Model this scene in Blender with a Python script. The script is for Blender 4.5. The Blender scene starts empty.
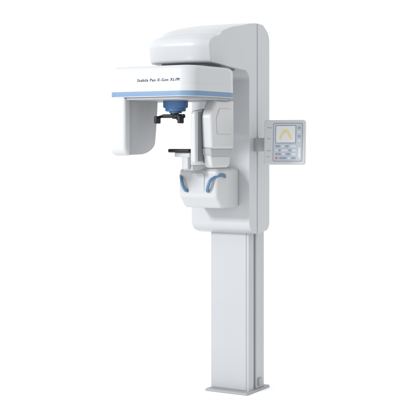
import bpy, bmesh, math
from mathutils import Vector, Matrix
R = math.radians
scene = bpy.context.scene
C = scene.collection

# ---------- materials ----------
def mat(name, col, rough=0.45, spec=0.35, var=0.03, scale=6.0, bump=0.0, metallic=0.0):
    m = bpy.data.materials.new(name); m.use_nodes = True
    nt = m.node_tree; b = nt.nodes['Principled BSDF']
    b.inputs['Roughness'].default_value = rough
    b.inputs['Specular IOR Level'].default_value = spec
    b.inputs['Metallic'].default_value = metallic
    tc = nt.nodes.new('ShaderNodeTexCoord')
    n = nt.nodes.new('ShaderNodeTexNoise'); n.inputs['Scale'].default_value = scale; n.inputs['Detail'].default_value = 4
    nt.links.new(tc.outputs['Object'], n.inputs['Vector'])
    r = nt.nodes.new('ShaderNodeValToRGB')
    r.color_ramp.elements[0].position = .3; r.color_ramp.elements[1].position = .7
    r.color_ramp.elements[0].color = (*[c*(1-var) for c in col], 1)
    r.color_ramp.elements[1].color = (*[min(1, c*(1+var)) for c in col], 1)
    nt.links.new(n.outputs['Fac'], r.inputs['Fac'])
    nt.links.new(r.outputs['Color'], b.inputs['Base Color'])
    if bump:
        n2 = nt.nodes.new('ShaderNodeTexNoise'); n2.inputs['Scale'].default_value = 900
        nt.links.new(tc.outputs['Object'], n2.inputs['Vector'])
        bp = nt.nodes.new('ShaderNodeBump'); bp.inputs['Strength'].default_value = bump; bp.inputs['Distance'].default_value = .0006
        nt.links.new(n2.outputs['Fac'], bp.inputs['Height']); nt.links.new(bp.outputs['Normal'], b.inputs['Normal'])
    return m
M_white = mat('white_enamel', (.405, .42, .437), .28, .4, .012, 3, .06)
M_cream = mat('white_plastic', (.415, .426, .437), .28, .4, .012, 3, .06)
M_col = mat('anodised_column', (.375, .391, .408), .36, .4, .02, 3, .08)
M_grey = mat('grey_plastic', (.15, .16, .175), .5, .3)
M_lgrey = mat('light_grey_plastic', (.30, .31, .325), .5, .3)
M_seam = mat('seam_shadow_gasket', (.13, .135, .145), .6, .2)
M_blue = mat('pale_blue_trim', (.125, .205, .315), .45, .25)
M_hub = mat('blue_hub_plastic', (.06, .14, .30), .4, .3)
M_dblue = mat('blue_handle', (.07, .15, .27), .35, .4)
M_black = mat('black_rubber', (.008, .008, .010), .45, .3)
M_ink = mat('dark_ink', (.02, .024, .04), .6, .1)
M_keys = mat('key_panel', (.36, .395, .445), .4, .3)
M_outline = mat('screen_outline', (.12, .14, .19), .4, .3)
M_yellow = mat('yellow_mark', (.54, .47, .26), .5, .2)
M_paper = mat('screen_white', (.52, .54, .54), .35, .2)
M_btn = mat('button_grey', (.22, .26, .33), .5, .2)
M_btnw = mat('button_white', (.49, .51, .53), .5, .2)
M_red = mat('button_red', (.42, .16, .12), .5, .2)
M_floor = mat('white_floor', (.95, .95, .95), .8, .1, .003)

# ---------- helpers ----------
def link(name, bm, m, parent=None, ang=35, wn=True):
    bmesh.ops.recalc_face_normals(bm, faces=bm.faces[:])
    me = bpy.data.meshes.new(name); bm.to_mesh(me); bm.free()
    me.shade_smooth(); me.set_sharp_from_angle(angle=R(ang))
    me.materials.append(m)
    o = bpy.data.objects.new(name, me); C.objects.link(o)
    if parent is not None: o.parent = parent
    if wn:
        w = o.modifiers.new('wn', 'WEIGHTED_NORMAL'); w.keep_sharp = True; w.weight = 80
    return o
def boolean(bm_a, bm_b, op='DIFFERENCE'):
    obs = []
    for b in (bm_a, bm_b):
        bmesh.ops.recalc_face_normals(b, faces=b.faces[:])
        me = bpy.data.meshes.new('t'); b.to_mesh(me); b.free()
        o = bpy.data.objects.new('t', me); C.objects.link(o); obs.append(o)
    md = obs[0].modifiers.new('b', 'BOOLEAN'); md.object = obs[1]; md.operation = op; md.solver = 'EXACT'
    dg = bpy.context.evaluated_depsgraph_get(); dg.update()
    me = bpy.data.meshes.new_from_object(obs[0].evaluated_get(dg))
    out = bmesh.new(); out.from_mesh(me)
    for o in obs: bpy.data.objects.remove(o)
    bmesh.ops.remove_doubles(out, verts=out.verts[:], dist=.0002)
    return out
def fillet(poly, r, seg=6):
    out = []; n = len(poly)
    for i in range(n):
        p = poly[i]; ri = r
        if len(p) == 3: ri = p[2]
        p = Vector(p[:2]); a = Vector(poly[i-1][:2]); b = Vector(poly[(i+1) % n][:2])
        u = (a-p); v = (b-p); lu, lv = u.length, v.length; u.normalize(); v.normalize()
        ang = u.angle(v)
        if ri <= 0 or ang > math.pi-.02: out.append(tuple(p)); continue
        t = ri/math.tan(ang/2); t = min(t, lu*.48, lv*.48); rr = t*math.tan(ang/2)
        c = p+(u+v).normalized()*(rr/math.sin(ang/2))
        s = p+u*t-c; e = p+v*t-c
        a0 = math.atan2(s.y, s.x); a1 = math.atan2(e.y, e.x); d = a1-a0
        while d > math.pi: d -= 2*math.pi
        while d < -math.pi: d += 2*math.pi
        for k in range(seg+1):
            q = a0+d*k/seg; out.append((c.x+rr*math.cos(q), c.y+rr*math.sin(q)))
    return out
def prism_bm(poly, axis, a, b, bev=0.0, seg=3):
    own = bmesh.new()
    def P(u, v, w):
        return {'x': (w, u, v), 'y': (u, w, v), 'z': (u, v, w)}[axis]
    lo = [own.verts.new(P(u, v, a)) for u, v in poly]; hi = [own.verts.new(P(u, v, b)) for u, v in poly]
    n = len(poly)
    f0 = own.faces.new(lo); f1 = own.faces.new(hi[::-1])
    for i in range(n): own.faces.new((lo[i], hi[i], hi[(i+1) % n], lo[(i+1) % n]))
    bmesh.ops.recalc_face_normals(own, faces=own.faces[:])
    if bev > 0:
        ed = list(set(list(f0.edges)+list(f1.edges)))
        bmesh.ops.bevel(own, geom=ed, offset=bev, segments=seg, affect='EDGES', profile=.5, clamp_overlap=True)
    return own
def rect(x0, x1, y0, y1): return [(x0, y0), (x1, y0), (x1, y1), (x0, y1)]
def box_bm(x0, x1, y0, y1, z0, z1, bev=.004, seg=3):
    own = bmesh.new(); bmesh.ops.create_cube(own, size=1)
    for v in own.verts:
        v.co = ((x0+x1)/2+v.co.x*(x1-x0), (y0+y1)/2+v.co.y*(y1-y0), (z0+z1)/2+v.co.z*(z1-z0))
    if bev: bmesh.ops.bevel(own, geom=own.edges[:], offset=bev, segments=seg, affect='EDGES', profile=.5, clamp_overlap=True)
    return own
def smooth_path(pts, n=6):
    pts = [Vector(p) for p in pts]; out = []
    for i in range(len(pts)-1):
        p0 = pts[max(i-1, 0)]; p1 = pts[i]; p2 = pts[i+1]; p3 = pts[min(i+2, len(pts)-1)]
        for k in range(n):
            t = k/n
            out.append(.5*((2*p1)+(p2-p0)*t+(2*p0-5*p1+4*p2-p3)*t*t+(3*p1-p0-3*p2+p3)*t**3))
    out.append(pts[-1]); return out
def tube_bm(pts, r, n=14, smooth=True):
    bm = bmesh.new()
    ps = smooth_path(pts) if smooth else [Vector(p) for p in pts]
    rings = []; up = None
    for i, p in enumerate(ps):
        t = (ps[min(i+1, len(ps)-1)]-ps[max(i-1, 0)]).normalized()
        if up is None: up = t.orthogonal().normalized()
        up = (up-t*up.dot(t)).normalized(); s = t.cross(up)
        rings.append([bm.verts.new(p+(up*math.cos(2*math.pi*k/n)+s*math.sin(2*math.pi*k/n))*r) for k in range(n)])
    for a, b in zip(rings, rings[1:]):
        for k in range(n): bm.faces.new((a[k], a[(k+1) % n], b[(k+1) % n], b[k]))
    bm.faces.new(rings[0][::-1]); bm.faces.new(rings[-1])
    return bm
def lathe_bm(prof, cx, cy, n=48):
    bm = bmesh.new(); rings = []
    for r, z in prof:
        rings.append([bm.verts.new((cx+r*math.cos(2*math.pi*k/n), cy+r*math.sin(2*math.pi*k/n), z)) for k in range(n)])
    for a, b in zip(rings, rings[1:]):
        for k in range(n): bm.faces.new((a[k], a[(k+1) % n], b[(k+1) % n], b[k]))
    bm.faces.new(rings[0]); bm.faces.new(rings[-1]); return bm
def text_obj(name, s, width, mtx, m, parent, height=None, shear=0.0, bold=0.0):
    cu = bpy.data.curves.new(name, 'FONT'); cu.body = s; cu.shear = shear; cu.space_character = 1.18
    t = bpy.data.objects.new(name+'_c', cu); C.objects.link(t)
    dg = bpy.context.evaluated_depsgraph_get(); dg.update()
    me = bpy.data.meshes.new_from_object(t.evaluated_get(dg)); bpy.data.objects.remove(t)
    xs = [v.co.x for v in me.vertices]; ys = [v.co.y for v in me.vertices]
    s1 = width/(max(xs)-min(xs)); s2 = s1 if height is None else height/(max(ys)-min(ys))
    x0 = min(xs); y0 = min(ys)
    out = bmesh.new()
    for k in range(3):                       # strokes thickened sideways: a heavier face
        b = bmesh.new(); b.from_mesh(me)
        for v in b.verts: v.co = mtx @ Vector(((v.co.x-x0)*s1+bold*k/2, (v.co.y-y0)*s2, .0002*(k+1)))
        m2 = bpy.data.meshes.new('t'); b.to_mesh(m2); b.free(); out.from_mesh(m2); bpy.data.meshes.remove(m2)
    me2 = bpy.data.meshes.new(name); out.to_mesh(me2); out.free(); me2.materials.append(m)
    o = bpy.data.objects.new(name, me2); C.objects.link(o); o.parent = parent; return o

# ---------- setting ----------
bm = bmesh.new(); bmesh.ops.create_circle(bm, cap_ends=True, radius=60, segments=96)
fl = link('floor', bm, M_floor, wn=False); fl['kind'] = 'structure'

# ---------- the machine ----------
T = bpy.data.objects.new('dental_x_ray_machine', None); C.objects.link(T)
T['label'] = 'white column-mounted panoramic dental x-ray machine with blue trim and side control panel'
T['category'] = 'x-ray machine'

# base and column
link('base_plate', prism_bm(fillet(rect(-.136, .158, .050, .35), .010), 'z', 0.0, .014, .003), M_lgrey, T)
col = link('column', prism_bm(fillet([(-.127, .11), (.138, .11), (.138, .175), (.126, .175), (.126, .205), (.138, .205), (.138, .31), (-.127, .31)], .006, 3), 'z', .014, 1.9, 0), M_col, T)
link('front_cover', box_bm(-.116, .120, .1055, .112, .018, 1.5, .002), M_col, col)
link('side_rail', box_bm(.1255, .131, .180, .200, .018, 1.5, .002), M_seam, col)
link('cable_outlet', box_bm(.131, .152, .22, .262, .03, .075, .005), M_lgrey, col)

# carriage: one shell with the hood that reaches forward over the rotating unit
cf = fillet([(0, .995, .07), (0, 1.935, .06), (-.500, 1.962, .02), (-.522, 2.085, .05), (-.455, 2.118, .05), (-.385, 2.130, .03), (-.345, 2.158, .04), (-.2, 2.192, .25), (0, 2.222, .2), (.0982, 2.228, .004), (.0982, .965, .004)], .02, 9)
bm = prism_bm(cf, 'x', -.2, .2, .03, 6)
for k in range(-8, 9):
    bmesh.ops.bisect_plane(bm, geom=bm.verts[:]+bm.edges[:]+bm.faces[:], plane_co=(k*.0205, 0, 0), plane_no=(1, 0, 0), dist=1e-5)
for k in range(1, 11):
    bmesh.ops.bisect_plane(bm, geom=bm.verts[:]+bm.edges[:]+bm.faces[:], plane_co=(0, -.047*k, 0), plane_no=(0, 1, 0), dist=1e-5)
for v in bm.verts:                                     # crown the hood and round its front in plan
    a = min(1, abs(v.co.x)/.2)
    wf = max(0, min(1, (-v.co.y-.15)/.34)); wf = wf*wf*(3-2*wf)
    wt = max(0, min(1, (v.co.z-1.97)/.14))
    wr = max(0, min(1, (.06-v.co.y)/.12))
    v.co.y += wf*.045*a**4
    v.co.z -= wt*wr*.010*a**3
car = link('carriage', bm, M_white, T, ang=50)
cr = fillet([(.1015, .965, .004), (.1015, 2.226, .004), (.17, 2.224, .06), (.256, 2.17, .09), (.256, .983, .05)], .012, 8)
link('rear_cover', prism_bm(cr, 'x', -.203, .203, .018, 5), M_white, car)
link('gasket', box_bm(-.196, .196, .096, .104, .980, 2.20, 0), M_seam, car)
link('recess_shade_plate', prism_bm(fillet(rect(-.165, .165, -.43, -.08), .05), 'z', 1.935, 1.958, 0), M_seam, car)  # shade under the hood, put in as a dark-coloured plate

# rotating unit
def plan(d): return fillet([(-.283-d, -.765-d, .06), (.258+d, -.765-d, .10), (.306+d, -.275+d, .13), (-.27-d, -.27+d, .09)], .06, 10)
unit = link('rotating_unit', prism_bm(plan(0), 'z', 1.780, 1.930, .034, 7), M_white, T)
link('lower_shell', prism_bm(plan(.0005), 'z', 1.7605, 1.83, 0), M_white, unit)
link('trim_band', prism_bm(plan(.0022), 'z', 1.764, 1.790, .002, 2), M_blue, unit)
link('under_cover', prism_bm(plan(-.02), 'z', 1.746, 1.7625, .004, 2), M_lgrey, unit)
text_obj('lettering', 'Stabila Pan X-Gen XL/M', .270, Matrix.Translation((-.088, -.7656, 1.843)) @ Matrix.Rotation(R(90), 4, 'X'), M_ink, unit, .0158, .18, .0013)
link('turntable', lathe_bm([(.13, 1.92), (.13, 1.938)], 0, -.33), M_grey, T)

# tube head with scooped inner face
tpp = fillet([(-.762, 1.763, 0), (-.759, 1.436, .06), (-.43, 1.446, .07), (-.41, 1.763, 0)], .02, 8)
tb = prism_bm(tpp, 'x', -.281, -.172, .018, 5)
cut = bmesh.new(); bmesh.ops.create_cone(cut, cap_ends=True, segments=160, radius1=.175, radius2=.175, depth=1, matrix=Matrix.Translation((-.082, -.565, 1.6)))
tube = link('tube_head', boolean(tb, cut), M_cream, T, wn=False)

# detector: contoured upper body, stepped lower section, slim front upright
dp = fillet([(-.535, 1.475, .02), (-.548, 1.66, .05), (-.49, 1.75, .0), (-.285, 1.75, 0), (-.285, 1.475, .02)], .018, 6)
det = link('detector', prism_bm(dp, 'x', .186, .256, .018, 5), M_cream, T)
dm = fillet([(-.535, 1.48, 0), (-.53, 1.435, .02), (-.295, 1.435, .02), (-.29, 1.48, 0)], .01, 5)
link('middle_section', prism_bm(dm, 'x', .186, .248, .010, 3), M_lgrey, det)
dl = fillet([(-.525, 1.44, 0), (-.505, 1.372, .03), (-.315, 1.372, .03), (-.30, 1.44, 0)], .01, 5)
link('lower_section', prism_bm(dl, 'x', .188, .242, .012, 4), M_cream, det)
fp = fillet([(-.60, 1.685, .03), (-.595, 1.40, .02), (-.33, 1.38, .02), (-.33, 1.72, .0)], .02, 6)
link('image_plate', prism_bm(fp, 'x', .150, .182, .008, 4), M_cream, det)
link('plate_backing', box_bm(.180, .188, -.565, -.34, 1.41, 1.68, .001), M_grey, det)
sp = fillet([(-.485, 1.56), (-.495, 1.645, .03), (-.46, 1.70), (-.32, 1.70), (-.32, 1.56)], .014, 5)
link('side_gasket', prism_bm([(y+(-.0015 if y < -.4 else .0015), z+(.0015 if z > 1.6 else -.0015)) for y, z in sp], 'x', .2555, .2566, 0), M_lgrey, det)
link('side_panel', prism_bm(sp, 'x', .2560, .2590, .002, 2), M_cream, det)

# head support in the middle
link('blue_hub', lathe_bm([(.070, 1.75), (.070, 1.712), (.066, 1.706), (.058, 1.704), (.058, 1.690), (.052, 1.686), (.036, 1.685), (.036, 1.677)], .008, -.52), M_hub, T)
hs = link('temple_support', box_bm(-.070, .072, -.542, -.518, 1.650, 1.671, .005), M_black, T)
link('support_stem', lathe_bm([(.024, 1.680), (.024, 1.668), (.014, 1.664), (.014, 1.645)], .008, -.53, 24), M_black, hs)
for s in (-1, 1):
    link('temple_arm', tube_bm([(s*.068, -.53, 1.660), (s*.080, -.55, 1.655), (s*.080, -.59, 1.646)], .008), M_black, hs)
    link('temple_pad', box_bm(s*.076-.010, s*.076+.010, -.600, -.555, 1.618, 1.660, .006), M_black, hs)
link('adjusting_knob', lathe_bm([(.010, 1.672), (.013, 1.668), (.013, 1.640), (.010, 1.636)], .045, -.548, 20), M_black, hs)

# patient console
cp = fillet([(-.26, 1.36, .025), (-.265, 1.20, .035), (-.20, 1.13, .04), (.002, 1.13, .0), (.002, 1.36, .0)], .02, 6)
con = link('support_console', prism_bm(cp, 'x', -.13, .13, .018, 5), M_cream, T)
link('bite_arm', box_bm(-.035, .03, -.37, -.20, 1.352, 1.382, .006), M_cream, con)
link('bite_post', box_bm(-.030, .014, -.395, -.355, 1.36, 1.455, .006), M_cream, con)
link('bite_bracket', box_bm(-.075, .028, -.40, -.35, 1.428, 1.456, .006), M_cream, con)
link('bite_tray', box_bm(-.108, .036, -.42, -.345, 1.455, 1.476, .008), M_black, con)
link('access_panel', prism_bm(fillet(rect(-.045, .045, 1.225, 1.335), .01, 4), 'y', -.2665, -.255, .002, 2), M_white, con)
for s in (-1, 1):
    link('grip_handle', tube_bm([(s*.068, -.257, 1.232), (s*.074, -.280, 1.236), (s*.086, -.288, 1.264), (s*.100, -.28, 1.298), (s*.130, -.235, 1.322), (s*.141, -.20, 1.322), (s*.125, -.165, 1.312)], .0092), M_dblue, T)

# control panel on the right side
PM = Matrix.Translation((.420, .03, 1.513)) @ Matrix.Rotation(R(14), 4, 'Z') @ Matrix.Rotation(R(-5), 4, 'X') @ Matrix.Diagonal((.97, 1, 1, 1))
def onp(o): o.data.transform(PM); return o
pan = onp(link('control_panel', prism_bm(fillet(rect(-.126, .126, -.131, .131), .014, 5), 'y', -.018, .018, .007, 4), M_cream, T))
def plate(name, x0, x1, z0, z1, y, m, r=.003, par=pan):
    return onp(link(name, prism_bm(fillet(rect(x0, x1, z0, z1), r, 4), 'y', y, -.012, 0), m, par))
plate('panel_outline', -.070, .110, -.112, .112, -.0190, M_outline, .008)
plate('key_pad', -.0675, .1075, -.1095, .1095, -.0200, M_keys, .007)
plate('screen_outline', -.055, .070, -.006, .098, -.0208, M_outline, .004)
plate('screen', -.052, .067, -.003, .095, -.0216, M_paper, .003)
arch = []
for k in range(25):
    t = -1+2*k/24; arch.append((.0075+.040*t, .018+.058*(1-abs(t)**2.2)))
for k in range(25):
    t = 1-2*k/24; arch.append((.0075+.026*t, .018+.036*(1-abs(t)**2.2)))
onp(link('screen_graphic', prism_bm(arch, 'y', -.0222, -.012, 0), M_yellow, pan, wn=False))
for i in range(4):
    plate('side_button', .082, .098, .078-.025*i, .090-.025*i, -.0212, M_btnw if i % 2 else M_btn, .003)
for row, spec in ((-.024, [(-.054, .028), (-.018, .017), (.008, .017), (.036, .034)]),
                  (-.048, [(-.054, .013), (-.035, .013), (-.016, .036), (.028, .013), (.050, .020)]),
                  (-.070, [(-.054, .034), (-.012, .017), (.012, .024), (.046, .024)]),
                  (-.093, [(-.054, .014), (-.030, .044), (.022, .014), (.044, .026)])):
    for i, (x, wd) in enumerate(spec):
        m = M_red if (row < -.09 and i == 0) else (M_btn if (i+int(-row*1000)//20) % 2 else M_btnw)
        plate('button', x, x+wd, row-.0055, row+.0055, -.0212, m, .003)
plate('start_button', .086, .100, -.092, -.030, -.0212, M_btnw, .006)
for i, (zz, ww) in enumerate(((.085, .03), (.02, .022), (-.05, .026), (-.085, .018))):
    plate('icon', -.108, -.108+ww, zz-.003, zz+.003, -.0186, M_lgrey, .001)
link('mounting_arm', box_bm(.198, .34, .06, .115, 1.46, 1.54, .006), M_lgrey, pan)

# ---------- light ----------
w = bpy.data.worlds.new('World'); scene.world = w; w.use_nodes = True
w.node_tree.nodes['Background'].inputs[0].default_value = (1, 1, 1, 1)
w.node_tree.nodes['Background'].inputs[1].default_value = 1.2
def area(name, loc, tgt, size, power):
    l = bpy.data.lights.new(name, 'AREA'); l.size = size; l.energy = power
    o = bpy.data.objects.new(name, l); C.objects.link(o); o.location = loc
    o.rotation_euler = (Vector(tgt)-Vector(loc)).to_track_quat('-Z', 'Y').to_euler()
area('key_lamp', (-1.6, -4.6, 3.0), (0, -.2, 1.5), .7, 210)

# ---------- camera ----------
cd = bpy.data.cameras.new('camera'); cam = bpy.data.objects.new('camera', cd); C.objects.link(cam)
cam.location = (-.052+3.5, -.03-6.062, 1.5); cam.rotation_euler = (R(90), 0, R(30))
cd.sensor_width = 36; cd.lens = 36*7/(420/166)*1.004; cd.shift_y = -.1555; cd.clip_end = 500
scene.camera = cam
scene.view_settings.view_transform = 'Standard'; scene.view_settings.look = 'None'; scene.view_settings.exposure = 0
